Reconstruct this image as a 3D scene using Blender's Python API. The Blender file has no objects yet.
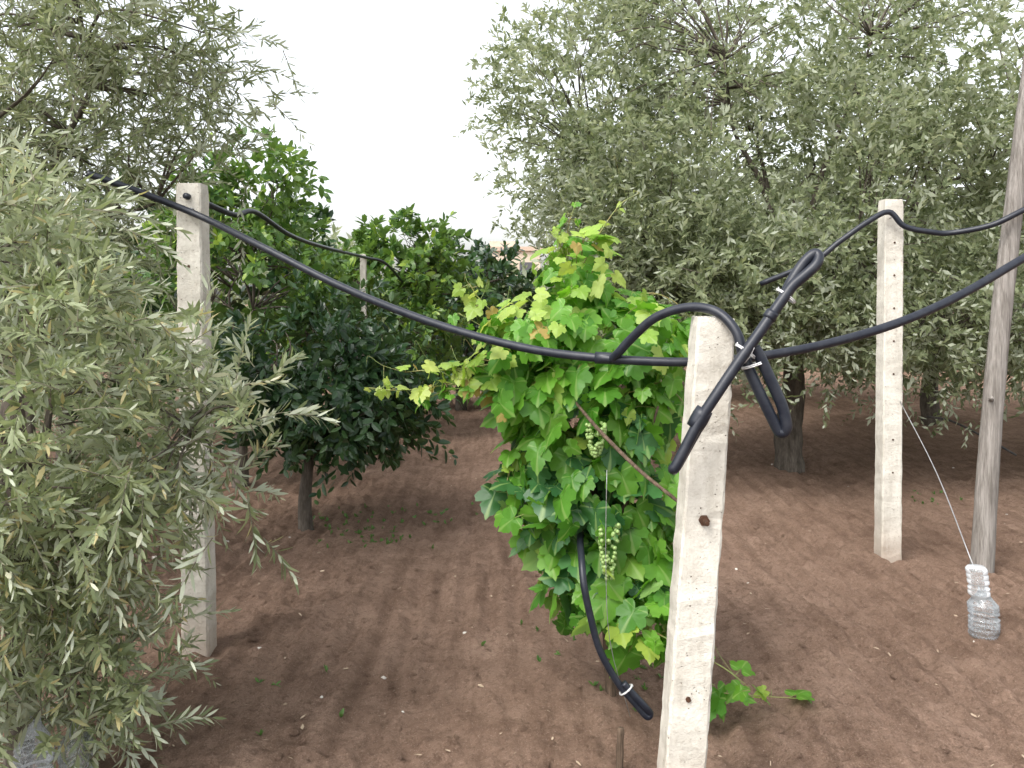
import bpy, math, numpy as np
from mathutils import Vector
rng=np.random.default_rng(11)
scene=bpy.context.scene
def nrm(a): return a/(np.linalg.norm(a,axis=-1,keepdims=True)+1e-9)
# ---------------------------------------------------------------- mesh helpers
def mesh_np(name,verts,tris,mat,smooth=False,uv=None,parent=None):
    verts=np.asarray(verts,dtype=np.float32); tris=np.asarray(tris,dtype=np.int32)
    me=bpy.data.meshes.new(name)
    me.vertices.add(len(verts)); me.vertices.foreach_set('co',verts.ravel())
    me.loops.add(tris.size); me.loops.foreach_set('vertex_index',tris.ravel())
    me.polygons.add(len(tris)); me.polygons.foreach_set('loop_start',np.arange(len(tris),dtype=np.int32)*3)
    me.polygons.foreach_set('use_smooth',np.full(len(tris),smooth,dtype=bool))
    if uv is not None:
        l=me.uv_layers.new(name='UVMap'); l.data.foreach_set('uv',np.asarray(uv,dtype=np.float32)[tris.ravel()].ravel())
    me.update(calc_edges=True); me.validate()
    me.materials.append(mat)
    ob=bpy.data.objects.new(name,me); scene.collection.objects.link(ob)
    if parent: ob.parent=parent
    return ob
def empty(name):
    e=bpy.data.objects.new(name,None); scene.collection.objects.link(e); e.empty_display_size=.1; return e
class Geo:
    def __init__(s): s.v=[];s.t=[];s.n=0;s.u=[]
    def add(s,v,t,uv=None):
        v=np.asarray(v,float); s.v.append(v); s.t.append(np.asarray(t,int)+s.n); s.n+=len(v)
        if uv is not None: s.u.append(uv)
    def make(s,name,mat,smooth=False,parent=None):
        if not s.v: return None
        return mesh_np(name,np.concatenate(s.v),np.concatenate(s.t),mat,smooth,np.concatenate(s.u) if s.u else None,parent)
def catmull(P,res):
    P=np.asarray(P,float)
    if len(P)<3: 
        t=np.linspace(0,1,res+1)[:,None]; return P[0]*(1-t)+P[-1]*t
    Q=np.vstack([2*P[0]-P[1],P,2*P[-1]-P[-2]]); out=[]
    for i in range(1,len(Q)-2):
        a,b,c,d=Q[i-1:i+3]
        for t in np.arange(res)/res:
            out.append(.5*((2*b)+(c-a)*t+(2*a-5*b+4*c-d)*t*t+(3*b-a-3*c+d)*t**3))
    out.append(Q[-2]); return np.array(out)
def sweep(path,sec,scales):
    n=len(path); T=nrm(np.gradient(path,axis=0)); m=len(sec)
    up=np.array([0,0,1.]) if abs(T[0][2])<.9 else np.array([0,1.,0])
    a=nrm(np.cross(up,T[0])); V=[]
    for i in range(n):
        a=nrm(a-T[i]*np.dot(a,T[i])); b=np.cross(T[i],a)
        V.append(path[i]+scales[i]*(sec[:,:1]*a+sec[:,1:]*b))
    V=np.concatenate(V+[path[:1],path[-1:]]); F=[]
    for i in range(n-1):
        for j in range(m):
            p=i*m+j;q=i*m+(j+1)%m
            F+= [(p,q,q+m),(p,q+m,p+m)]
    for j in range(m):
        F.append((n*m,(j+1)%m,j)); F.append((n*m+1,(n-1)*m+j,(n-1)*m+(j+1)%m))
    return V,F
def circ(k): 
    a=np.arange(k)/k*2*math.pi; return np.stack([np.cos(a),np.sin(a)],1)
def tube(geo,P,r,sides=8,res=6,wob=0):
    path=catmull(P,res); n=len(path)
    r=np.atleast_1d(np.asarray(r,float)); R=np.interp(np.linspace(0,1,n),np.linspace(0,1,len(r)),r) if len(r)>1 else np.full(n,r[0])
    if wob: R=R*(1+rng.uniform(-wob,wob,n))
    V,F=sweep(path,circ(sides),R); geo.add(V,F)
# ---------------------------------------------------------------- value noise
_tab=np.random.default_rng(3).random((256,256))
def vn(x,y,s,o=0):
    ca,sa=math.cos(o*1.1),math.sin(o*1.1); x,y=np.asarray(x)*ca-np.asarray(y)*sa,np.asarray(x)*sa+np.asarray(y)*ca
    x=x/s+o*17.3+1000; y=y/s+o*9.7+1000
    i=np.floor(x).astype(int); j=np.floor(y).astype(int); fx=x-i; fy=y-j
    fx=fx*fx*(3-2*fx); fy=fy*fy*(3-2*fy)
    g=lambda a,b:_tab[a%256,b%256]
    return (g(i,j)*(1-fx)+g(i+1,j)*fx)*(1-fy)+(g(i,j+1)*(1-fx)+g(i+1,j+1)*fx)*fy-.5
def height(x,y):
    x=np.asarray(x,float);y=np.asarray(y,float)
    rough=.6+.9*np.clip(vn(x,y,.7,9)+.5,0,1)
    h=.05*vn(x,y,1.3,1)+.02*vn(x,y,.4,2)+rough*(.018*vn(x,y,.15,3)+.022*vn(x,y,.075,4)+.022*vn(x,y,.042,5)+.014*vn(x,y,.026,6))
    lane=x+.03*y+.16*vn(x,y,1.9,7)+.02*vn(x,y,.3,8)
    h=h+.015*np.sin(2*math.pi*lane/.13)*np.clip(.5+1.6*vn(x,y,.9,10),0,1)
    h=h+.022*np.sin(2*math.pi*(lane+.1)/1.15)
    return h*np.clip(1.3-y/60,0.15,1)
# ---------------------------------------------------------------- materials
def newmat(name):
    m=bpy.data.materials.new(name); m.use_nodes=True; nt=m.node_tree; nt.nodes.clear()
    o=nt.nodes.new('ShaderNodeOutputMaterial'); return m,nt,o
def N(nt,t,**k):
    n=nt.nodes.new(t)
    for a,b in k.items():
        if a in n.inputs.keys(): n.inputs[a].default_value=b
        else: setattr(n,a,b)
    return n
def mixc(nt,f,a,b,mode='MIX'):
    n=nt.nodes.new('ShaderNodeMix'); n.data_type='RGBA'; n.blend_type=mode
    for i,v in ((0,f),(6,a),(7,b)):
        if isinstance(v,bpy.types.NodeSocket): nt.links.new(v,n.inputs[i])
        elif isinstance(v,(int,float)): n.inputs[i].default_value=v
        else: n.inputs[i].default_value=(*v,1)
    return n.outputs[2]
def ramp(nt,src,p0,p1,c0=0,c1=1):
    n=nt.nodes.new('ShaderNodeMapRange'); nt.links.new(src,n.inputs[0])
    n.inputs[1].default_value=p0;n.inputs[2].default_value=p1;n.inputs[3].default_value=c0;n.inputs[4].default_value=c1
    return n.outputs[0]
def noise(nt,scale,detail=4,coord=None,rough=.55):
    n=nt.nodes.new('ShaderNodeTexNoise'); n.inputs['Scale'].default_value=scale; n.inputs['Detail'].default_value=detail; n.inputs['Roughness'].default_value=rough
    if coord is not None: nt.links.new(coord,n.inputs['Vector'])
    return n.outputs[0]
def bump(nt,h,s,d=.01,prev=None):
    n=nt.nodes.new('ShaderNodeBump'); nt.links.new(h,n.inputs['Height']); n.inputs['Strength'].default_value=s; n.inputs['Distance'].default_value=d
    if prev is not None: nt.links.new(prev,n.inputs['Normal'])
    return n.outputs[0]
def leafmat(name,cA,cB,under,trans=.35,rough=.5,tmul=(1.6,1.7,.9),veins=False,yellow=None,clump=1.3,cheap=False):
    m,nt,o=newmat(name); L=nt.links
    g=nt.nodes.new('ShaderNodeNewGeometry')
    cr=nt.nodes.new('ShaderNodeValToRGB'); L.new(g.outputs['Random Per Island'],cr.inputs[0])
    e=cr.color_ramp.elements; e[0].color=(*cA,1); e[1].color=(*cB,1)
    if yellow:
        e[1].position=yellow[0]-.01; k=e.new(yellow[0]+.01); k.color=(*yellow[1],1)
    c=cr.outputs[0]
    if veins:
        tc=nt.nodes.new('ShaderNodeTexCoord')
        big=ramp(nt,noise(nt,clump,1,tc.outputs['Object']),.3,.7)
        c=mixc(nt,big,mixc(nt,1.0,c,(.6,.68,.6),'MULTIPLY'),c)
        sp=nt.nodes.new('ShaderNodeSeparateXYZ'); uv=nt.nodes.new('ShaderNodeUVMap'); L.new(uv.outputs[0],sp.inputs[0])
        at=N(nt,'ShaderNodeMath',operation='ARCTAN2'); L.new(sp.outputs[0],at.inputs[0]); L.new(sp.outputs[1],at.inputs[1])
        mu=N(nt,'ShaderNodeMath',operation='MULTIPLY'); L.new(at.outputs[0],mu.inputs[0]); mu.inputs[1].default_value=3.6
        co=N(nt,'ShaderNodeMath',operation='COSINE'); L.new(mu.outputs[0],co.inputs[0])
        v=ramp(nt,co.outputs[0],.93,1)
        c=mixc(nt,v,c,mixc(nt,.4,c,(.38,.5,.18)))
        blot=ramp(nt,noise(nt,30,2,tc.outputs['Object']),.45,.75,0,.35)
        c=mixc(nt,blot,c,mixc(nt,1.,c,(.6,.7,.5),'MULTIPLY'))
    c2=mixc(nt,g.outputs['Backfacing'],c,mixc(nt,.65,c,under))
    if cheap:
        p=nt.nodes.new('ShaderNodeBsdfDiffuse'); L.new(c2,p.inputs[0])
    else:
        p=nt.nodes.new('ShaderNodeBsdfPrincipled'); L.new(c2,p.inputs['Base Color']); p.inputs['Roughness'].default_value=rough
        p.inputs['Specular IOR Level'].default_value=.4
    t=nt.nodes.new('ShaderNodeBsdfTranslucent'); L.new(mixc(nt,1,c2,tmul,'MULTIPLY'),t.inputs[0])
    mx=nt.nodes.new('ShaderNodeMixShader'); mx.inputs[0].default_value=trans; L.new(p.outputs[0],mx.inputs[1]); L.new(t.outputs[0],mx.inputs[2])
    L.new(mx.outputs[0],o.inputs[0]); return m
def barkmat(name,a,b,sc=20,stretch=.2,rough=.9):
    m,nt,o=newmat(name); L=nt.links; tc=nt.nodes.new('ShaderNodeTexCoord'); mp=nt.nodes.new('ShaderNodeMapping'); mp.inputs['Scale'].default_value=(1,1,stretch)
    L.new(tc.outputs['Object'],mp.inputs[0]); n1=noise(nt,sc,6,mp.outputs[0],.65); n2=noise(nt,sc*4,4,mp.outputs[0])
    c=mixc(nt,ramp(nt,n1,.35,.65),a,b); c=mixc(nt,ramp(nt,n2,.3,.7,0,.5),c,mixc(nt,1,c,(.5,.5,.5),'MULTIPLY'))
    p=nt.nodes.new('ShaderNodeBsdfPrincipled'); L.new(c,p.inputs['Base Color']); p.inputs['Roughness'].default_value=rough; p.inputs['Specular IOR Level'].default_value=.2
    L.new(bump(nt,n1,.9,.02),p.inputs['Normal']); L.new(p.outputs[0],o.inputs[0]); return m
def concmat(name,a=(.66,.63,.56),b=(.50,.47,.41)):
    m,nt,o=newmat(name); L=nt.links; tc=nt.nodes.new('ShaderNodeTexCoord'); ob=tc.outputs['Object']
    n1=noise(nt,7,6,ob,.6); n2=noise(nt,60,5,ob,.7); n3=noise(nt,220,3,ob)
    vo=nt.nodes.new('ShaderNodeTexVoronoi'); vo.inputs['Scale'].default_value=55; L.new(ob,vo.inputs['Vector'])
    c=mixc(nt,ramp(nt,n1,.38,.68),a,b); c=mixc(nt,ramp(nt,n2,.5,.75,0,.5),c,(.33,.28,.22))
    mp=nt.nodes.new('ShaderNodeMapping'); mp.inputs['Scale'].default_value=(1,1,.12); L.new(ob,mp.inputs[0])
    c=mixc(nt,ramp(nt,noise(nt,28,4,mp.outputs[0],.6),.5,.75,0,.35),c,(.30,.26,.20))
    pit=ramp(nt,vo.outputs['Distance'],.05,.16,1,0); pitm=N(nt,'ShaderNodeMath',operation='MULTIPLY'); L.new(pit,pitm.inputs[0]); L.new(ramp(nt,n2,.45,.55),pitm.inputs[1])
    c=mixc(nt,pitm.outputs[0],c,(.16,.13,.10))
    sp=nt.nodes.new('ShaderNodeSeparateXYZ'); L.new(ob,sp.inputs[0])
    c=mixc(nt,ramp(nt,sp.outputs[2],.0,.3,.6,0),c,(.30,.20,.14))
    p=nt.nodes.new('ShaderNodeBsdfPrincipled'); L.new(c,p.inputs['Base Color']); p.inputs['Roughness'].default_value=.92; p.inputs['Specular IOR Level'].default_value=.2
    inv=N(nt,'ShaderNodeMath',operation='SUBTRACT'); inv.inputs[0].default_value=1; L.new(pitm.outputs[0],inv.inputs[1])
    b1=bump(nt,n2,.7,.006); b2=bump(nt,n3,.5,.002,b1); b3=bump(nt,inv.outputs[0],.8,.005,b2)
    L.new(b3,p.inputs['Normal']); L.new(p.outputs[0],o.inputs[0]); return m
def plain(name,col,rough=.5,col2=None,sc=30,spec=.5,metal=0,bs=.2):
    m,nt,o=newmat(name); L=nt.links; tc=nt.nodes.new('ShaderNodeTexCoord'); n1=noise(nt,sc,4,tc.outputs['Object'],.65)
    c=mixc(nt,ramp(nt,n1,.4,.7),col,col2 or tuple(x*.7 for x in col))
    p=nt.nodes.new('ShaderNodeBsdfPrincipled'); L.new(c,p.inputs['Base Color']); p.inputs['Roughness'].default_value=rough; p.inputs['Metallic'].default_value=metal; p.inputs['Specular IOR Level'].default_value=spec
    if bs: L.new(bump(nt,n1,bs,.003),p.inputs['Normal'])
    L.new(p.outputs[0],o.inputs[0]); return m
def soilmat(name,k=1.):
    m,nt,o=newmat(name); L=nt.links; tc=nt.nodes.new('ShaderNodeTexCoord'); ob=tc.outputs['Object']
    A=(.385*k,.265*k,.198*k); B=(.265*k,.175*k,.128*k)
    mp=nt.nodes.new('ShaderNodeMapping'); mp.inputs['Scale'].default_value=(1,.10,1); mp.inputs['Rotation'].default_value=(0,0,.03); L.new(ob,mp.inputs[0])
    n0=noise(nt,.55,3,ob); n1=noise(nt,5,5,ob,.7); n2=noise(nt,34,6,ob,.85); n3=noise(nt,170,2,ob,.7); n4=noise(nt,13,4,mp.outputs[0],.6)
    c=mixc(nt,ramp(nt,n1,.35,.68),A,B); c=mixc(nt,ramp(nt,n0,.42,.62,0,.6),c,mixc(nt,1,c,(.72,.69,.67),'MULTIPLY'))
    c=mixc(nt,ramp(nt,n4,.47,.66,0,.55),c,mixc(nt,1,c,(.52,.49,.47),'MULTIPLY'))  # raked lines: groove shade painted as dark streaks in the albedo
    c=mixc(nt,ramp(nt,n2,.50,.65,0,.65),c,(.13,.085,.06)); c=mixc(nt,ramp(nt,n3,.56,.74,0,.55),c,(.52,.40,.32))  # crevice shade painted dark into the albedo by noise, then light crumbs
    p=nt.nodes.new('ShaderNodeBsdfDiffuse'); L.new(c,p.inputs[0]); p.inputs['Roughness'].default_value=.6
    b=bump(nt,n2,1.0,.05); b=bump(nt,n3,.9,.010,b); L.new(b,p.inputs['Normal']); L.new(p.outputs[0],o.inputs[0]); return m
M_soil=soilmat('soil'); M_clod=soilmat('soil_clod',.92)
M_olive=leafmat('olive_leaf',(.18,.22,.115),(.31,.35,.20),(.54,.57,.48),.30,.45,(1.35,1.4,.95),yellow=(.92,(.50,.44,.23)))
M_olive_far=leafmat('olive_leaf_mature',(.115,.145,.08),(.28,.315,.195),(.48,.51,.43),.40,.55,(1.45,1.45,1.0),cheap=True)
M_citrus=leafmat('citrus_leaf',(.016,.042,.018),(.036,.080,.026),(.07,.12,.04),.14,.28)
M_citrusB=leafmat('citrus_leaf_young',(.04,.10,.022),(.12,.21,.035),(.12,.19,.06),.30,.4,yellow=(.9,(.24,.34,.05)))
M_vine=leafmat('grape_leaf',(.085,.25,.03),(.20,.43,.05),(.27,.42,.16),.45,.42,(1.5,1.55,.7),veins=True,yellow=(.92,(.38,.50,.09)),clump=3.5)
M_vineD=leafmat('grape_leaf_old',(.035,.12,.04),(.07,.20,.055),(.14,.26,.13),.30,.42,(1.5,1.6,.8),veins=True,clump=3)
M_vineY=leafmat('grape_leaf_young',(.32,.50,.08),(.52,.60,.16),(.46,.54,.22),.45,.45,(1.4,1.4,.7),veins=True,yellow=(.94,(.50,.35,.12)),clump=3)
M_bark=barkmat('olive_bark',(.17,.145,.12),(.075,.062,.05),18,.25)
M_twig=plain('twig',(.20,.19,.13),.8,(.13,.11,.08),bs=0)
M_vbark=barkmat('vine_bark',(.20,.14,.10),(.09,.065,.045),60,.15)
M_vstem=plain('vine_shoot',(.20,.28,.08),.5,(.26,.17,.07),bs=0)
M_wood=barkmat('weathered_wood',(.38,.35,.32),(.19,.17,.15),45,.06)
M_conc=concmat('concrete'); M_pipe=plain('black_polyethylene',(.010,.013,.022),.42,(.024,.027,.036),25,.45,0,.15)
M_pipeold=plain('dusty_polyethylene',(.05,.048,.05),.6,(.12,.10,.09),30,.4)
M_wire=plain('galvanised_wire',(.42,.42,.42),.4,None,80,.5,.6); M_rope=plain('white_tie',(.75,.75,.75),.6)
M_rust=plain('rusty_iron',(.10,.05,.03),.8,(.05,.03,.02),60,.3,.3)
M_grape=plain('grape',(.28,.40,.14),.35,(.22,.34,.10))
M_straw=plain('dry_leaf',(.44,.34,.24),.8,(.26,.18,.12),bs=0); M_stone=plain('stone',(.62,.58,.53),.9,(.42,.36,.31),20)
M_weed=leafmat('weed_leaf',(.06,.14,.03),(.11,.2,.05),(.12,.2,.06),.3)
M_bot,nt,o=newmat('clear_plastic'); 
tr=nt.nodes.new('ShaderNodeBsdfTransparent'); tr.inputs[0].default_value=(.94,.96,.97,1)
p=nt.nodes.new('ShaderNodeBsdfPrincipled'); p.inputs['Base Color'].default_value=(.66,.68,.70,1); p.inputs['Roughness'].default_value=.08; p.inputs['Specular IOR Level'].default_value=.9
lw=nt.nodes.new('ShaderNodeTexNoise'); lw.inputs['Scale'].default_value=25
fr=nt.nodes.new('ShaderNodeFresnel'); fr.inputs[0].default_value=1.5
ad=N(nt,'ShaderNodeMath',operation='ADD'); nt.links.new(fr.outputs[0],ad.inputs[0]); nt.links.new(ramp(nt,lw.outputs[0],.38,.7,.06,.38),ad.inputs[1])
mx=nt.nodes.new('ShaderNodeMixShader'); nt.links.new(ad.outputs[0],mx.inputs[0]); nt.links.new(tr.outputs[0],mx.inputs[1]); nt.links.new(p.outputs[0],mx.inputs[2]); nt.links.new(mx.outputs[0],o.inputs[0])
# ---------------------------------------------------------------- ground
def axis(lo,hi,c0,c1,step,grow):
    a=list(np.arange(c0,c1,step)); s=step; x=a[-1]
    while x<hi: s*=grow; x+=s; a.append(x)
    s=step; x=a[0]; pre=[]
    while x>lo: s*=grow; x-=s; pre.append(x)
    return np.array(pre[::-1]+a)
xs=axis(-250,250,-2.6,3.0,.013,1.035); 
ys=[1.2]; 
while ys[-1]<400: ys.append(ys[-1]+(.013 if ys[-1]<3 else max(.013,(ys[-1]**1.15)*.0039)))
ys=np.array([-30,-12,-5,-2,0,.6,.9]+ys)
X,Y=np.meshgrid(xs,ys); Z=height(X,Y); Z[0:5]=0
nx,ny=len(xs),len(ys); idx=np.arange(nx*ny).reshape(ny,nx)
a,b,c,d=idx[:-1,:-1].ravel(),idx[:-1,1:].ravel(),idx[1:,1:].ravel(),idx[1:,:-1].ravel()
mesh_np('ground',np.stack([X.ravel(),Y.ravel(),Z.ravel()],1),np.concatenate([np.stack([a,b,c],1),np.stack([a,c,d],1)]),M_soil,True)
t=(1+5**.5)/2
ico=nrm(np.array([(-1,t,0),(1,t,0),(-1,-t,0),(1,-t,0),(0,-1,t),(0,1,t),(0,-1,-t),(0,1,-t),(t,0,-1),(t,0,1),(-t,0,-1),(-t,0,1)],float))
icf=np.array([(0,11,5),(0,5,1),(0,1,7),(0,7,10),(0,10,11),(1,5,9),(5,11,4),(11,10,2),(10,7,6),(7,1,8),(3,9,4),(3,4,2),(3,2,6),(3,6,8),(3,8,9),(4,9,5),(2,4,11),(6,2,10),(8,6,7),(9,8,1)])
def lumps(name,n,smin,smax,mat,y0=1.5,y1=9,pw=2.,flat=.6):
    y=y0+(y1-y0)*rng.random(n)**1.4; x=rng.uniform(-.75,.75,n)*y
    s=smin+(smax-smin)*rng.random(n)**(pw*2)
    V=ico[None]*(1+rng.uniform(-.35,.35,(n,12,1)))*s[:,None,None]*np.array([1,1,flat])*rng.uniform(.7,1.3,(n,1,3))
    V=V+np.stack([x,y,height(x,y)-s*.12],1)[:,None]
    F=icf[None]+(np.arange(n)*12)[:,None,None]
    mesh_np(name,V.reshape(-1,3),F.reshape(-1,3),mat,True)
lumps('soil_clods',9000,.004,.022,M_clod)
lumps('pebbles',75,.006,.022,M_stone,1.8,9,1.4)
# ---------------------------------------------------------------- leaves
def scatter(geo,tv,tt,pos,tip,nor,size,uv=None,wid=1.0):
    T=nrm(tip); B=nrm(np.cross(T,nor)); Nn=np.cross(B,T); n=len(pos); m=len(tv)
    size=np.broadcast_to(size,(n,)); w=np.broadcast_to(wid,(n,))
    V=pos[:,None]+size[:,None,None]*(tv[None,:,0:1]*w[:,None,None]*B[:,None]+tv[None,:,1:2]*T[:,None]+tv[None,:,2:3]*Nn[:,None])
    F=tt[None]+(np.arange(n)*m)[:,None,None]
    geo.add(V.reshape(-1,3),F.reshape(-1,3),np.tile(uv,(n,1)) if uv is not None else None)
OL=(np.array([(0,0,0),(.095,.3,.02),(-.095,.3,.02),(.08,.7,.0),(-.08,.7,0),(0,1,-.05)]),np.array([(0,1,2),(2,1,3),(2,3,4),(4,3,5)]))
DI=(np.array([(0,0,0),(.19,.45,.02),(-.19,.45,.02),(0,1,-.04)]),np.array([(0,1,2),(2,1,3)]))
CI=(np.array([(0,0,0),(.17,.25,.04),(.22,.55,.03),(.12,.85,0),(0,1,-.06),(-.12,.85,0),(-.22,.55,.03),(-.17,.25,.04),(0,.25,0),(0,.55,-.01),(0,.85,-.03)]),
    np.array([(0,1,8),(8,1,2),(8,2,9),(9,2,3),(9,3,10),(10,3,4),(10,4,5),(9,10,5),(9,5,6),(8,9,6),(8,6,7),(0,8,7)]))
CF=(np.array([(0,0,0),(.21,.3,.04),(.19,.7,.02),(0,1,-.06),(-.19,.7,.02),(-.21,.3,.04)]),np.array([(0,1,5),(1,2,4),(1,4,5),(2,3,4)]))
half=[(.0,.0),(.10,-.16),(.24,-.24),(.36,-.20),(.43,-.10),(.50,-.03),(.44,.07),(.53,.15),(.60,.30),(.54,.36),(.50,.47),(.40,.45),(.30,.43),(.33,.56),(.25,.64),(.20,.76),(.10,.82),(.0,.98)]
out=[(x,y) for x,y in half]+[(-x,y) for x,y in half[-2:0:-1]]
gv=[(0,.22,0)]
for x,y in out:
    r=math.hypot(x,y); an=math.atan2(x,y); gv.append((x,y,.035*math.cos(3.6*an)-.16*r*r))
ng=len(out); mid=[(x*.5,.22+(y-.22)*.5,.03*math.cos(3.6*math.atan2(x,y+.01))-.03) for x,y in out]
gv=gv+mid; gt=[]
for i in range(ng):
    j=(i+1)%ng
    gt+=[(0,1+ng+j,1+ng+i),(1+ng+i,1+ng+j,1+j),(1+ng+i,1+j,1+i)]
GL=(np.array(gv),np.array(gt)[:,::-1]); GUV=GL[0][:,:2].copy()
UP=np.array([0,0,1.])
def shoots(gl,gs,org,dr,L,nl,leaf,droop=.3,alpha=.85,tmpl=OL,upbias=.25,stem=.0022):
    n=len(org); dr=nrm(dr); t=np.linspace(.08,1,nl)[None,:,None]; L=np.broadcast_to(L,(n,))[:,None,None]
    pos=org[:,None]+dr[:,None]*L*t-UP*droop*L*t*t
    tan=nrm(dr[:,None]-2*droop*t*UP)
    rv=rng.normal(size=(n,1,3)); A=nrm(np.cross(tan,rv)); B=np.cross(tan,A)
    i=np.arange(nl); ph=((i%2)*math.pi+(i//2)*math.pi/2)[None,:,None]+rng.normal(0,.35,(n,nl,1))
    S=np.cos(ph)*A+np.sin(ph)*B; al=alpha*(1-.35*t)+rng.normal(0,.15,(n,nl,1))
    ld=tan*np.cos(al)+S*np.sin(al)+rng.normal(0,.12,(n,nl,3)); no=nrm(tan*np.sin(al)-S*np.cos(al)+rng.normal(0,.3,(n,nl,3)))+UP*upbias
    sz=leaf*rng.uniform(.65,1.2,(n,nl))*(1-.35*t[...,0]**3)
    scatter(gl,tmpl[0],tmpl[1],pos.reshape(-1,3),ld.reshape(-1,3),no.reshape(-1,3),sz.ravel())
    if gs is not None:
        k=4; tt=np.linspace(0,.98,k)[None,:,None]; P=org[:,None]+dr[:,None]*L*tt-UP*droop*L*tt*tt
        a0=nrm(np.cross(dr,rng.normal(size=(n,3))))[:,None]; b0=np.cross(dr[:,None],a0)
        rr=(stem*(1.2-tt))[...,None]; ang=np.arange(3)/3*2*math.pi
        ring=P[:,:,None]+rr*(np.cos(ang)[None,None,:,None]*a0[:,:,None]+np.sin(ang)[None,None,:,None]*b0[:,:,None])
        F=[]
        for q in range(k-1):
            for j in range(3):
                p0=q*3+j;p1=q*3+(j+1)%3; F+=[(p0,p1,p1+3),(p0,p1+3,p0+3)]
        F=np.array(F); gs.add(ring.reshape(-1,3),(F[None]+(np.arange(n)*3*k)[:,None,None]).reshape(-1,3))
def ell(cx,cy,cz,rx,ry,rz,n,inner=.2):
    d=nrm(rng.normal(size=(n,3))); r=(inner+(1-inner)*rng.random(n))**(1/3.)
    return np.array([cx,cy,cz])+d*r[:,None]*np.array([rx,ry,rz]), d
def tree(name,trunk,r0,ells,spc,slen,nl,leaf,mat,tmpl=DI,crad=.16,droop=.3,nlimb=7,up=.35,out=.7,stems=True,alpha=.85,minz=None,bark=None,upbias=.25,limbr=.5):
    root=empty(name); gw=Geo(); gl=Geo(); gs=Geo() if stems else None
    tube(gw,trunk,np.linspace(r0*1.35,r0*.75,len(trunk)),10,6,.07)
    top=np.array(trunk[-1],float)
    C=[];D=[]
    for e in ells:
        c,dd=ell(*e); C.append(c);D.append(dd)
    C=np.concatenate(C);D=np.concatenate(D)
    if minz: C[:,2]=np.maximum(C[:,2],minz)
    pick=[rng.integers(len(C))]
    while len(pick)<nlimb:
        dmin=np.min(np.linalg.norm(C[:,None]-C[pick][None],axis=2),axis=1); pick.append(int(np.argmax(dmin*rng.uniform(.6,1,len(C)))))
    nodes=[top]
    for k in pick:
        e=top+(C[k]-top)*.75; m1=top+(e-top)*.35+rng.normal(0,.05,3)+UP*.12*np.linalg.norm(e-top); m2=top+(e-top)*.7+rng.normal(0,.07,3)+UP*.08*np.linalg.norm(e-top)
        tube(gw,[top-UP*.03,m1,m2,e],[r0*limbr,r0*limbr*.6,r0*limbr*.3,r0*.09],7,5,.06)
        pth=catmull([top,m1,m2,e],5); nodes+=list(pth[4:])
    nodes=np.array(nodes)
    for c in C:
        j=int(np.argmin(np.linalg.norm(nodes-c,axis=1)+.0)); s=nodes[j]; ln=np.linalg.norm(c-s)
        mm=(s+c)/2+rng.normal(0,.08*ln,3)+UP*.08*ln
        tube(gw,[s,mm,c],[min(r0*.16,.010),min(r0*.11,.006),.0025],4,3)
    n=len(C)*spc; ci=np.repeat(np.arange(len(C)),spc)
    org=C[ci]+rng.normal(0,crad,(n,3)); dr=nrm(rng.normal(size=(n,3)))+D[ci]*out+UP*up
    shoots(gl,gs,org,dr,rng.uniform(.6,1.3,n)*slen,nl,leaf,droop,alpha,tmpl,upbias)
    gw.make('trunk_and_limbs',bark or M_bark,True,root); gl.make('foliage',mat,False,root)
    if gs: gs.make('twigs',M_twig,False,root)
    return root
# near olive (left foreground)
tree('olive_tree',[(-1.62,2.75,-.05),(-1.60,2.78,.25),(-1.66,2.85,.6),(-1.62,2.9,.95)],.035,
  [(-1.54,2.75,1.20,.44,.45,.50,56,.4),(-1.54,2.75,.62,.25,.35,.30,23,.3),(-1.02,2.8,1.14,.19,.3,.19,9),(-1.95,2.8,1.65,.55,.45,.45,22),(-1.40,2.85,.34,.15,.2,.10,9)],
  10,.23,22,.068,M_olive,OL,.085,.25,8,.3,.6,alpha=.8)
# taller olive behind it (upper left)
tree('olive_tree',[(-2.6,4.3,-.05),(-2.58,4.3,.5),(-2.5,4.3,1.1),(-2.45,4.35,1.5)],.07,
  [(-2.35,4.1,2.55,.95,.7,.50,66),(-2.7,4.3,1.85,.75,.6,.7,48),(-2.0,4.0,3.1,.95,.6,.45,34),(-3.2,4.6,1.0,.9,.7,.7,34)],
  13,.24,18,.066,M_olive_far,OL,.15,.22,8,.25,.6)
# big olive (right)
tree('olive_tree',[(2.62,8.0,-.1),(2.60,8.0,.35),(2.66,8.02,.8),(2.62,8.0,1.2)],.11,
  [(2.33,7.8,2.5,2.0,1.6,1.2,215,.5),(.75,7.8,3.3,.85,1.0,1.15,74,.2),(2.24,8,4.3,1.75,1.3,1.0,66,.2),(3.93,7.9,3.3,1.5,1.5,1.5,105,.3),(1.96,7.2,1.6,1.15,1.1,.55,95,.2),(3.65,7.4,1.5,1.4,1.2,.55,80,.2),(1.35,7.6,2.1,.8,1.1,.75,60,.2)],
  16,.24,12,.082,M_olive_far,DI,.18,.2,14,.3,.6,minz=1.0,stems=False)
tree('olive_tree',[(5.45,11,-.1),(5.4,11,.4),(5.5,11,1.1)],.10,
  [(5.6,10.6,2.7,2.2,1.4,1.7,90),(5.2,10.2,1.5,1.9,1.3,.5,60)],11,.36,11,.13,M_olive_far,DI,.28,.25,9,.3,.6,minz=1.1,stems=False)
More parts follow.
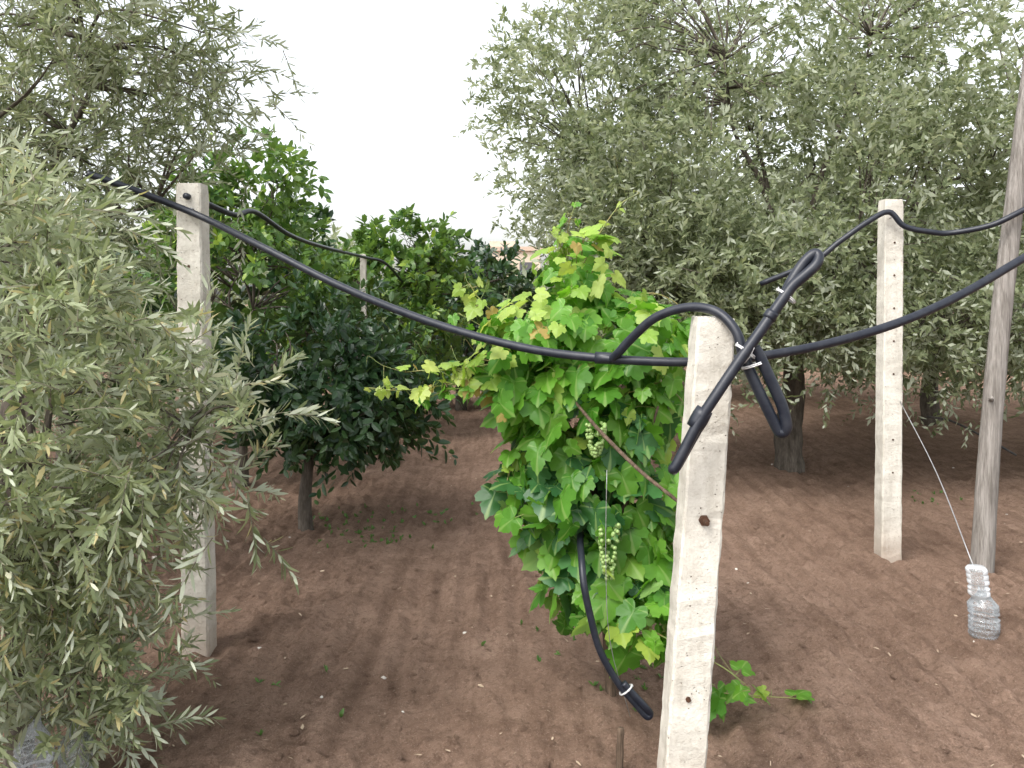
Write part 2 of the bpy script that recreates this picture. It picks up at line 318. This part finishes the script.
tree('olive_tree',[(6.1,7.6,-.1),(6.0,7.6,.5),(6.1,7.6,1.2)],.10,
  [(6.0,7.6,2.5,1.5,1.5,1.4,50),(5.2,7.3,1.5,1.1,1.0,.5,30)],12,.32,11,.11,M_olive_far,DI,.24,.25,8,.3,.6,minz=1.0,stems=False)
tree('olive_tree',[(3.2,13.5,-.1),(3.3,13.5,.5),(3.2,13.5,1.2)],.12,
  [(3.8,13.5,2.4,2.8,1.1,1.3,80),(3,13.2,1.5,2.6,1.2,.6,50)],9,.42,9,.20,M_olive_far,DI,.32,.25,7,.3,.6,minz=1.1,stems=False)
# citrus trees
def citrus(trunk,r0,ells,spc=7,leaf=.10,mat=None,slen=.2,nl=9,crad=.09,tm=CF,**k):
    return tree('citrus_tree',trunk,r0,ells,spc,slen,nl,leaf,mat or M_citrus,tm,crad,.25,6,.25,.9,False,1.0,upbias=.9,**k)
citrus([(-1.44,5.95,-.05),(-1.45,5.95,.2),(-1.42,5.95,.5)],.045,[(-1.34,5.95,1.12,.58,.6,.50,72,.3),(-1.05,5.8,.88,.42,.45,.28,32,.3)],7,.10,tm=CI)
citrus([(-2.3,7.2,-.05),(-2.3,7.2,.6)],.06,[(-2.25,7.2,1.8,.75,.7,.95,75,.4),(-2.1,7.0,2.55,.35,.4,.4,16)],7,.11,M_citrusB)
citrus([(-1.35,10,-.05),(-1.35,10,.6)],.07,[(-1.35,10,1.50,.90,.8,.75,56,.4),(-1.2,9.9,2.15,.60,.6,.35,24)],7,.13,M_citrusB)
citrus([(-.75,12.5,-.05),(-.75,12.5,.6)],.07,[(-.62,12.5,1.45,.95,.9,.95,72,.4)],7,.16)
citrus([(-3.2,11,-.05),(-3.2,11,.6)],.07,[(-3.2,11,1.6,1.2,1.1,1.2,60,.4)],7,.19)
citrus([(-4.2,8,-.05),(-4.2,8,.6)],.07,[(-4.2,8,1.6,1.2,1.1,1.2,50,.4)],7,.17)
citrus([(-.5,16.5,-.05),(-.5,16.5,.6)],.07,[(-.4,16.5,1.15,1.3,1.0,1.05,60,.4)],7,.22)
citrus([(1.5,14.5,-.05),(1.5,14.5,.6)],.07,[(1.5,14.5,1.2,1.0,1.0,1.0,50,.4)],7,.22)
# distant trees
gd=Geo(); xsD=np.arange(-22,26,1.2); C=[]
for x in xsD:
    y=21+rng.uniform(-1.5,3); px=x/y
    h=2.1 if -.15<px<.06 else rng.uniform(2.6,3.6)
    if px>.1: h+=1
    c,dd=ell(x,y,h*.44,1.5,1.3,h*.54,50,.4); C.append(c)
C=np.concatenate(C); C=np.repeat(C,6,0)+rng.normal(0,.25,(len(C)*6,3)); C[:,2]=np.abs(C[:,2])
shoots(gd,None,C,rng.normal(size=C.shape)+UP*.3,.5,7,.28,.3,.9,DI)
gd.make('distant_trees',M_olive_far)
# ---------------------------------------------------------------- grapevine
vine=empty('grapevine'); gw=Geo(); gs=Geo(); gA=Geo(); gB=Geo(); gY=Geo()
tube(gw,[(.40,3.42,-.03),(.38,3.42,.3),(.38,3.36,.6),(.30,3.38,.95),(.27,3.36,1.35),(.25,3.36,1.65)],[.021,.018,.016,.014,.010,.006],8,6,.1)
tube(gw,[(.33,3.38,.6),(.45,3.25,.85),(.55,3.2,1.2)],[.012,.009,.005],6,5,.1)
tube(gw,[(.22,3.15,1.24),(.296,2.95,1.155),(.407,2.76,1.053),(.50,2.66,.985),(.57,2.64,.93)],[.005,.007,.0065,.006,.005],7,6,.06)
def vleaves(g,C,O,size,rs=.6,hang=.75,fl=.55):
    n=len(C); no=nrm(O*.8+UP*fl+np.array([0,-.35,0])+rng.normal(0,rs,(n,3)))
    tip=-UP*hang+O*.45+rng.normal(0,.5,(n,3)); tip=nrm(tip-no*np.sum(tip*no,1,keepdims=True))
    scatter(g,GL[0],GL[1],C,tip,no,size*rng.uniform(.5,1.2,n),GUV,rng.uniform(.85,1.1,n))
for (g,e,sz) in [(gA,(.24,3.36,1.70,.14,.2,.17,76,.1),.09),(gA,(.33,3.35,1.46,.36,.3,.16,210,.2),.105),(gA,(.30,3.35,1.20,.36,.28,.22,260,.3),.11),
    (gA,(.05,3.22,1.46,.15,.2,.14,50,.2),.09),(gA,(.02,3.25,1.24,.12,.2,.12,32,.2),.095),(gA,(.55,3.3,1.42,.15,.2,.15,40,.2),.10),
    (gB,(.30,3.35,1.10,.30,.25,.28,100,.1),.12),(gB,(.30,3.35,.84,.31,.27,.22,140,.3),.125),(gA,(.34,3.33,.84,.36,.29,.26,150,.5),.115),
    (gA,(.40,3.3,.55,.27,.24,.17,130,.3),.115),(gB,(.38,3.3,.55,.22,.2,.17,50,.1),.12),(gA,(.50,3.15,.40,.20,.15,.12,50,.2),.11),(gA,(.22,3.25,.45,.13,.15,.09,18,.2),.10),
    (gY,(.25,3.3,1.70,.18,.2,.18,26,.6),.075),(gY,(.26,3.3,1.45,.40,.3,.2,30,.8),.08),(gY,(.33,3.3,.64,.2,.3,.06,12,.8),.08),(gY,(.06,3.18,1.42,.24,.15,.24,24,.5),.08)]:
    c,dd=ell(*e); ctr=np.array(e[:3]); c=ctr+(c-ctr)*rng.uniform(.8,1.22,(len(c),1)); vleaves(g,c,dd,sz)
    for k in range(0,len(c),3):
        q=ctr+(c[k]-ctr)*.55+np.array([0,0,-.02]); tube(gs,[q,(q+c[k])/2+UP*.012,c[k]],[.002,.0013],4,2)
def arm(P,n,sz,g,r=.0035,tendr=True,rs=.55,fl=.55,end=.5):
    path=catmull(P,8); tube(gs,P,[r,r*.4],5,6)
    ii=np.linspace(1,len(path)-1,n).astype(int); c=path[ii]; O=nrm(rng.normal(size=(n,3))*np.array([1,.6,.6])); c2=c+O*.035
    for a_,b_ in zip(c,c2): tube(gs,[a_,b_],[.0014,.001],4,1)
    vleaves(g,c2,O,np.linspace(1,end,n)*sz,rs,.6,fl)
    if tendr:
        for k in range(0,n,4):
            a_=c[k]; d_=rng.normal(0,.04,3); tube(gs,[a_,a_+d_,a_+d_*1.6+UP*.02,a_+d_*1.7-UP*.015],[.001,.0006],4,3)
arm([(.05,3.25,1.35),(-.08,3.22,1.31),(-.25,3.2,1.28),(-.42,3.2,1.26),(-.54,3.2,1.27)],28,.095,gY)
arm([(.05,3.25,1.33),(-.1,3.2,1.28),(-.24,3.2,1.26),(-.34,3.2,1.22)],14,.10,gA)
arm([(.05,3.25,1.40),(-.08,3.2,1.36),(-.20,3.2,1.34),(-.30,3.2,1.33)],14,.10,gA)
arm([(-.15,3.2,1.33),(-.28,3.18,1.34),(-.40,3.18,1.33)],9,.085,gY)
arm([(.05,3.3,1.40),(-.04,3.25,1.52),(-.12,3.2,1.60),(-.16,3.2,1.66)],13,.09,gY)
arm([(.08,3.3,1.35),(-.06,3.2,1.42),(-.10,3.2,1.49),(-.2,3.18,1.55)],9,.085,gA)
arm([(.22,3.35,1.76),(.22,3.35,1.88),(.25,3.35,1.98)],12,.075,gA)
arm([(.20,3.33,1.78),(.18,3.33,1.86),(.22,3.33,1.92)],7,.07,gY)
arm([(.27,3.35,1.72),(.33,3.33,1.84),(.42,3.33,1.97),(.5,3.33,2.02)],6,.06,gY)
arm([(.35,3.35,1.5),(.5,3.3,1.62),(.62,3.3,1.60),(.72,3.3,1.5)],9,.1,gA)
arm([(.55,3.3,1.3),(.66,3.25,1.2),(.70,3.2,1.0)],7,.11,gA)
arm([(.5,3.3,.75),(.62,3.25,.62),(.66,3.2,.45)],9,.11,gA)
arm([(.05,3.3,1.05),(-.02,3.25,.9),(.02,3.25,.74)],8,.10,gA)
arm([(.45,3.1,.42),(.60,3.12,.28),(.68,3.15,.16),(.80,3.2,.12),(.95,3.24,.09),(1.12,3.26,.07)],15,.125,gA,.004,True,.35,1.0,.65)
arm([(.50,3.1,.40),(.64,3.05,.34),(.76,3.05,.28),(.86,3.05,.20)],6,.10,gA,.004,True,.35,.8,.8)
gw.make('woody_trunk',M_vbark,True,vine); gs.make('green_shoots',M_vstem,True,vine)
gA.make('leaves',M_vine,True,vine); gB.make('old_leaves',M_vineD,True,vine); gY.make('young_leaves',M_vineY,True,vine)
gg=Geo()
for ctr,hh in (((.345,3.04,.80),.20),((.30,3.05,1.16),.12)):
    for k in range(80):
        u=rng.random(); rr=.032*(1-u)**.6+.006; an=rng.random()*6.28
        gg.add(ico*.0085+np.array([ctr[0]+rr*math.cos(an),ctr[1]+rr*math.sin(an),ctr[2]-u*hh]),icf)
gg.make('grape_clusters',M_grape,True,vine)
# ---------------------------------------------------------------- concrete posts
def post(name,base,top,w,holes=()):
    root=empty(name); base=np.array(base,float); top=np.array(top,float); n=60
    path=base+(top-base)*np.linspace(0,1,n)[:,None]; c=.12
    sec=np.array([(1-c,-1),(1,-1+c),(1,1-c),(1-c,1),(-1+c,1),(-1,1-c),(-1,-1+c),(-1+c,-1)])*.5
    T=nrm(top-base); bx=np.array([1.,0,0]); bx=nrm(bx-T*np.dot(bx,T)); by=np.cross(T,bx); V=[]
    for i in range(n):
        ww=w*(1.04-.08*i/n)*(1+rng.normal(0,.007)); 
        if i==n-1: ww*=.93
        V.append(path[i]+ww*(sec[:,:1]*bx+sec[:,1:]*by)+rng.normal(0,.0010,(8,3)))
    V=np.concatenate(V+[path[:1],path[-1:]+T*.004]); F=[]
    for i in range(n-1):
        for j in range(8):
            p_=i*8+j;q_=i*8+(j+1)%8; F+=[(p_,q_,q_+8),(p_,q_+8,p_+8)]
    for j in range(8): F.append((n*8,(j+1)%8,j)); F.append((n*8+1,(n-1)*8+j,(n-1)*8+(j+1)%8))
    g=Geo(); g.add(V,F); g.make('shaft',M_conc,False,root)
    h=Geo()
    for z in holes:
        f=(z-base[2])/(top[2]-base[2]); cpt=base+(top-base)*f
        cpt=cpt+np.array([0,-w*.5,0]); tube(h,[cpt+np.array([0,.01,0]),cpt+np.array([0,-.0035,0])],[.006,.006],8,1)
    if h.v: h.make('nail_holes',M_rust,False,root)
    return root
front=post('metal_stake',(.487,2.55,-.1),(.603,2.55,1.548),.118)
g=Geo(); bp=np.array([.562,2.489,.955]); tube(g,[bp+[0,.01,0],bp+[0,-.010,0]],[.016,.016],6,1); tube(g,[bp+[0,-.008,0],bp+[.002,-.035,-.002]],[.008,.007],8,2)
bp=np.array([.516,2.489,.43]); tube(g,[bp+[0,.01,0],bp+[0,-.004,0]],[.008,.008],8,1); g.make('bolt',M_rust,False,front)
post('metal_stake',(-1.405,3.83,-.1),(-1.44,3.83,2.12),.115,[.5,.75,1.0,1.25,1.5,1.75])
post('metal_stake',(2.31,5.23,-.1),(2.33,5.23,2.215),.118,[.55,.75,1.15,1.35,1.55,1.75,1.95,2.1])
post('metal_stake',(-1.40,8.0,-.1),(-1.40,8.0,2.03),.055)  # far thin metal stake, built with the concrete post shaft and material
root=empty('wooden_pole'); g=Geo(); tube(g,[(2.78,5.04,-.1),(2.83,5.04,.7),(2.90,5.04,1.5),(3.0,5.05,2.3),(3.10,5.05,3.1)],[.066,.060,.056,.052,.047],14,10,.03)
tube(g,[(2.83,5.03,1.0),(2.80,4.96,1.03)],[.016,.010],7,3); g.make('pole',M_wood,True,root)
# ---------------------------------------------------------------- irrigation pipes
def ringtie(g,c,ax,r,th=.0022,turns=3):
    c=np.array(c,float); ax=nrm(np.array(ax,float)); a_=nrm(np.cross(ax,[.1,.9,.3])); b_=np.cross(ax,a_); an=np.linspace(0,turns*2*math.pi,turns*10)
    P=c+r*(np.cos(an)[:,None]*a_+np.sin(an)[:,None]*b_*.7)+ax*(np.linspace(-.5,.5,len(an))*th*2.2*turns)[:,None]
    tube(g,P,[th],5,1)
def pipe(name,P,r,mat=M_pipe,ties=(),extra=None,tiemat=None):
    root=empty(name); g=Geo(); tube(g,P,r,12,8); g.make('pipe',mat,True,root)
    if ties:
        g=Geo(); [ringtie(g,*t_) for t_ in ties]; g.make('wire_ties',tiemat or M_rope,True,root)
    if extra:
        g=Geo()
        for (P_,r_) in extra: tube(g,P_,r_,12,3)
        g.make('fittings',mat,True,root)
    return root
main=[(-1.78,3.56,2.13),(-1.681,3.6,2.095),(-1.409,3.74,1.985),(-1.052,3.55,1.826),(-.678,3.35,1.655),(-.299,3.1,1.520),(.027,2.9,1.440),(.285,2.75,1.412),(.561,2.67,1.405),(.782,2.68,1.423),(1.029,2.75,1.461),(1.301,2.85,1.526),(1.555,2.95,1.617),(1.837,3.05,1.751),(2.289,3.2,1.976)]
pipe('irrigation_pipe',main,[.0148],ties=[((-1.42,3.76,1.99),(1,0,-.4),.019,.002,3)],extra=[([(.27,2.757,1.413),(.35,2.738,1.410)],[.0195])],tiemat=M_wire)
arch=[(.320,2.735,1.408),(.345,2.70,1.44),(.372,2.68,1.474),(.441,2.62,1.545),(.530,2.56,1.578),(.600,2.50,1.566),(.645,2.455,1.513),(.664,2.44,1.442),(.690,2.435,1.377),(.725,2.43,1.300),(.757,2.43,1.235),(.766,2.428,1.222),(.778,2.425,1.225),(.781,2.42,1.245),(.768,2.42,1.30),(.735,2.42,1.375),(.705,2.42,1.44),(.690,2.42,1.465)]
pipe('irrigation_pipe',arch,[.0142]*7+[.0165]*11,ties=[((.690,2.428,1.415),(.3,0,-.9),.034,.0020,2),((.670,2.425,1.455),(.8,.2,-.3),.042,.0018,2)])
diag=[(.775,2.445,1.595),(.800,2.445,1.648),(.835,2.45,1.700),(.862,2.45,1.728),(.876,2.448,1.733),(.880,2.44,1.722),(.868,2.43,1.700),(.838,2.428,1.672),(.800,2.425,1.640),(.769,2.42,1.600),(.703,2.41,1.510),(.638,2.40,1.423),(.567,2.39,1.322),(.527,2.39,1.260),(.490,2.39,1.189),(.462,2.39,1.135),(.455,2.395,1.124),(.460,2.41,1.122),(.472,2.418,1.135),(.497,2.418,1.18),(.535,2.417,1.248)]
pipe('irrigation_pipe',diag,[.0155],ties=[((.785,2.435,1.612),(.6,0,.75),.033,.0020,2),((.665,2.42,1.455),(.6,0,.8),.034,.0020,2)],extra=[([(.545,2.40,1.292),(.515,2.402,1.238)],[.024,.027,.024]),([(.742,2.418,1.566),(.728,2.416,1.546)],[.019,.019])])
pipe('irrigation_pipe',[(1.55,5.3,1.70),(1.818,5.15,1.828),(1.968,5.12,1.948),(2.136,5.11,2.068),(2.27,5.12,2.13),(2.358,5.11,2.044),(2.50,5.1,2.01),(2.628,5.1,2.002),(2.80,5.0,2.035),(2.928,4.95,2.098),(3.168,4.95,2.23),(3.6,5.0,2.5)],[.017],M_pipe,ties=[((2.30,5.13,2.10),(.4,0,-1),.022,.002,2)],tiemat=M_wire)
pipe('irrigation_pipe',[(-1.44,3.75,2.06),(-1.427,3.95,2.051),(-1.40,4.3,2.03),(-1.39,4.6,2.076),(-1.384,5.3,2.005),(-1.37,6.2,1.985),(-1.38,7.95,2.0),(-1.27,8.5,1.97),(-1.2,9.3,1.8)],[.014],M_pipe)
pipe('irrigation_pipe',[(.27,3.3,.70),(.25,3.12,.72),(.246,3.0,.68),(.25,2.95,.61),(.271,2.95,.507),(.305,2.95,.385),(.368,2.95,.271),(.427,2.95,.201),(.462,2.95,.160),(.475,2.95,.155),(.478,2.95,.168),(.458,2.94,.195),(.418,2.94,.238),(.385,2.94,.275)],[.0125],M_pipe,ties=[((.395,2.945,.25),(.6,0,-.7),.029,.0015,2)])
pipe('irrigation_pipe',[(4.2,8.6,.42),(4.5,8.7,.36),(4.8,8.6,.20),(5.1,8.6,.03)],[.011],M_pipeold)
g=Geo(); tube(g,[(2.36,5.17,.985),(2.30,4.60,.66),(2.195,4.04,.33)],[.0030],5,4); g.make('guy_wire',M_wire,True)
g=Geo(); tube(g,[(.335,3.0,1.0),(.33,2.99,.7),(.345,3.0,.4),(.42,3.02,.12)],[.0014],5,4); g.make('tie_wire',M_wire,True)
g=Geo(); tube(g,[(.366,2.9,-.05),(.368,2.9,.06),(.372,2.9,.14)],[.012,.0125,.011],8,4,.06); g.make('wooden_stake',M_vbark,True)
# ---------------------------------------------------------------- bottles
def bottle(base,r,h,tilt=(0,0),inverted=False):
    root=empty('plastic_bottle'); base=np.array(base,float); n=60; s=28
    f=np.linspace(0,1,n); R=np.ones(n)
    R=np.where(f<.04,.8+5*f,1.0); R=R*(1-.045*(np.sin(f*h/.026*2*math.pi)>.3)*(f<.66)); R=np.where((f>.42)&(f<.5),R*.9,R)
    R=np.where(f>.68,1-(f-.68)/.24*.74,R); R=np.where(f>.90,.27,R); R=np.maximum(R,.27); R=np.where((f>.90)&(f<.92),.33,R)
    an=np.arange(s)/s*2*math.pi; V=[]
    for i in range(n):
        rr=r*R[i]*(1+.03*np.sin(3*an+i*.12)*(f[i]<.8)); z=f[i]*h if not inverted else (1-f[i])*h
        V.append(np.stack([base[0]+rr*np.cos(an)+tilt[0]*z,base[1]+rr*np.sin(an)+tilt[1]*z,base[2]+np.full(s,z)],1))
    z0=0 if not inverted else h
    V=np.concatenate(V+[np.array([[base[0]+tilt[0]*z0,base[1]+tilt[1]*z0,base[2]+z0]])]); F=[]
    for i in range(n-1):
        for j in range(s):
            p_=i*s+j;q_=i*s+(j+1)%s; F+=[(p_,q_,q_+s),(p_,q_+s,p_+s)]
    for j in range(s): F.append((n*s,(j+1)%s,j))
    g=Geo(); g.add(V,F); g.make('body',M_bot,True,root); return root
bottle((2.235,4.02,-.0),.068,.24,(-.05,0)); bottle((2.215,4.02,.15),.048,.19,(-.10,0),True)
bottle((-1.50,2.66,0),.058,.30,(.03,0)); bottle((-1.385,2.70,.0),.052,.27,(-.02,0.05))
# ---------------------------------------------------------------- litter and weeds
g=Geo(); n=420; y=1.7+7*rng.random(n)**1.4; x=rng.uniform(-.7,.7,n)*y; P=np.stack([x,y,height(x,y)+.007],1)
d=rng.normal(size=(n,3)); d[:,2]*=.15; scatter(g,OL[0],OL[1],P,d,UP+rng.normal(0,.3,(n,3)),rng.uniform(.015,.036,n),None,rng.uniform(.6,2.0,n)); g.make('leaf_litter',M_straw)
g=Geo()
for cx,cy,nn in ((-.95,5.75,40),(-.6,6.3,20),(-1.2,6.2,30),(.9,7.0,15),(.55,3.6,14),(-.9,3.4,5),(.15,4.0,6),(3.3,6.8,14)):
    P=np.stack([cx+rng.normal(0,.16,nn),cy+rng.normal(0,.16,nn),np.zeros(nn)],1); P[:,2]=height(P[:,0],P[:,1])
    P=np.repeat(P,5,0); d=rng.normal(size=P.shape)*.8+UP; scatter(g,CI[0],CI[1],P,d,UP+rng.normal(0,.5,P.shape),rng.uniform(.015,.035,len(P)))
g.make('weeds',M_weed)
# ---------------------------------------------------------------- far house
house=empty('farm_house'); M_wall=plain('plaster',(.60,.50,.40),.9,(.50,.42,.33),2); M_dark=plain('window_glass',(.10,.10,.11),.2)  # wall and coping kept pale, distance haze put into their colour
M_band=plain('parapet_coping',(.55,.42,.33),.9)
def box(g,x0,x1,y0,y1,z0,z1):
    V=[(x,y,z) for z in (z0,z1) for y in (y0,y1) for x in (x0,x1)]
    F=[(0,2,3),(0,3,1),(4,5,7),(4,7,6),(0,1,5),(0,5,4),(2,6,7),(2,7,3),(0,4,6),(0,6,2),(1,3,7),(1,7,5)]
    g.add(V,F)
g=Geo(); box(g,-1.6,1.5,45,51,-.1,4.35); box(g,-1.2,.2,45.5,50,4.43,4.75); g.make('walls',M_wall,False,house)
g=Geo(); box(g,-1.75,1.65,44.85,51.15,4.2,4.42); g.make('parapet',M_band,False,house)
g=Geo(); 
for x in (-1.2,.4): box(g,x,x+.7,44.97,45.02,2.4,3.6)
box(g,-.3,.6,44.97,45.02,.0,2.1); g.make('windows_and_door',M_dark,False,house)
# ---------------------------------------------------------------- light
EL=math.radians(52); ROT=math.radians(-140)
w=bpy.data.worlds.new('World'); scene.world=w; w.use_nodes=True; nt=w.node_tree; nt.nodes.clear()
sky=nt.nodes.new('ShaderNodeTexSky'); sky.sky_type='NISHITA'; sky.sun_disc=False; sky.sun_elevation=EL; sky.sun_rotation=ROT; sky.dust_density=4; sky.air_density=1.2; sky.ozone_density=1
hs=nt.nodes.new('ShaderNodeHueSaturation'); hs.inputs['Saturation'].default_value=.22; hs.inputs['Value'].default_value=2.6
bg=nt.nodes.new('ShaderNodeBackground'); bg.inputs['Strength'].default_value=.15; wo=nt.nodes.new('ShaderNodeOutputWorld')
nt.links.new(sky.outputs[0],hs.inputs['Color']); nt.links.new(hs.outputs[0],bg.inputs['Color']); nt.links.new(bg.outputs[0],wo.inputs[0])
s=Vector((math.sin(ROT)*math.cos(EL),math.cos(ROT)*math.cos(EL),math.sin(EL)))
ld=bpy.data.lights.new('sun','SUN'); ld.energy=1.4; ld.angle=math.radians(20); ld.color=(1,.96,.89)
lo=bpy.data.objects.new('sun',ld); lo.rotation_euler=s.to_track_quat('Z','Y').to_euler(); lo.location=(0,0,10); scene.collection.objects.link(lo)
scene.view_settings.view_transform='Standard'; scene.view_settings.look='None'; scene.view_settings.exposure=0
cd=bpy.data.cameras.new('camera'); cam=bpy.data.objects.new('camera',cd); scene.collection.objects.link(cam); scene.camera=cam
cam.location=(0,0,1.6); cam.rotation_euler=(math.radians(90),0,0); cd.sensor_width=36; cd.lens=850/1024*36; cd.shift_y=-84/1024; cd.clip_end=1000; cd.clip_start=.05
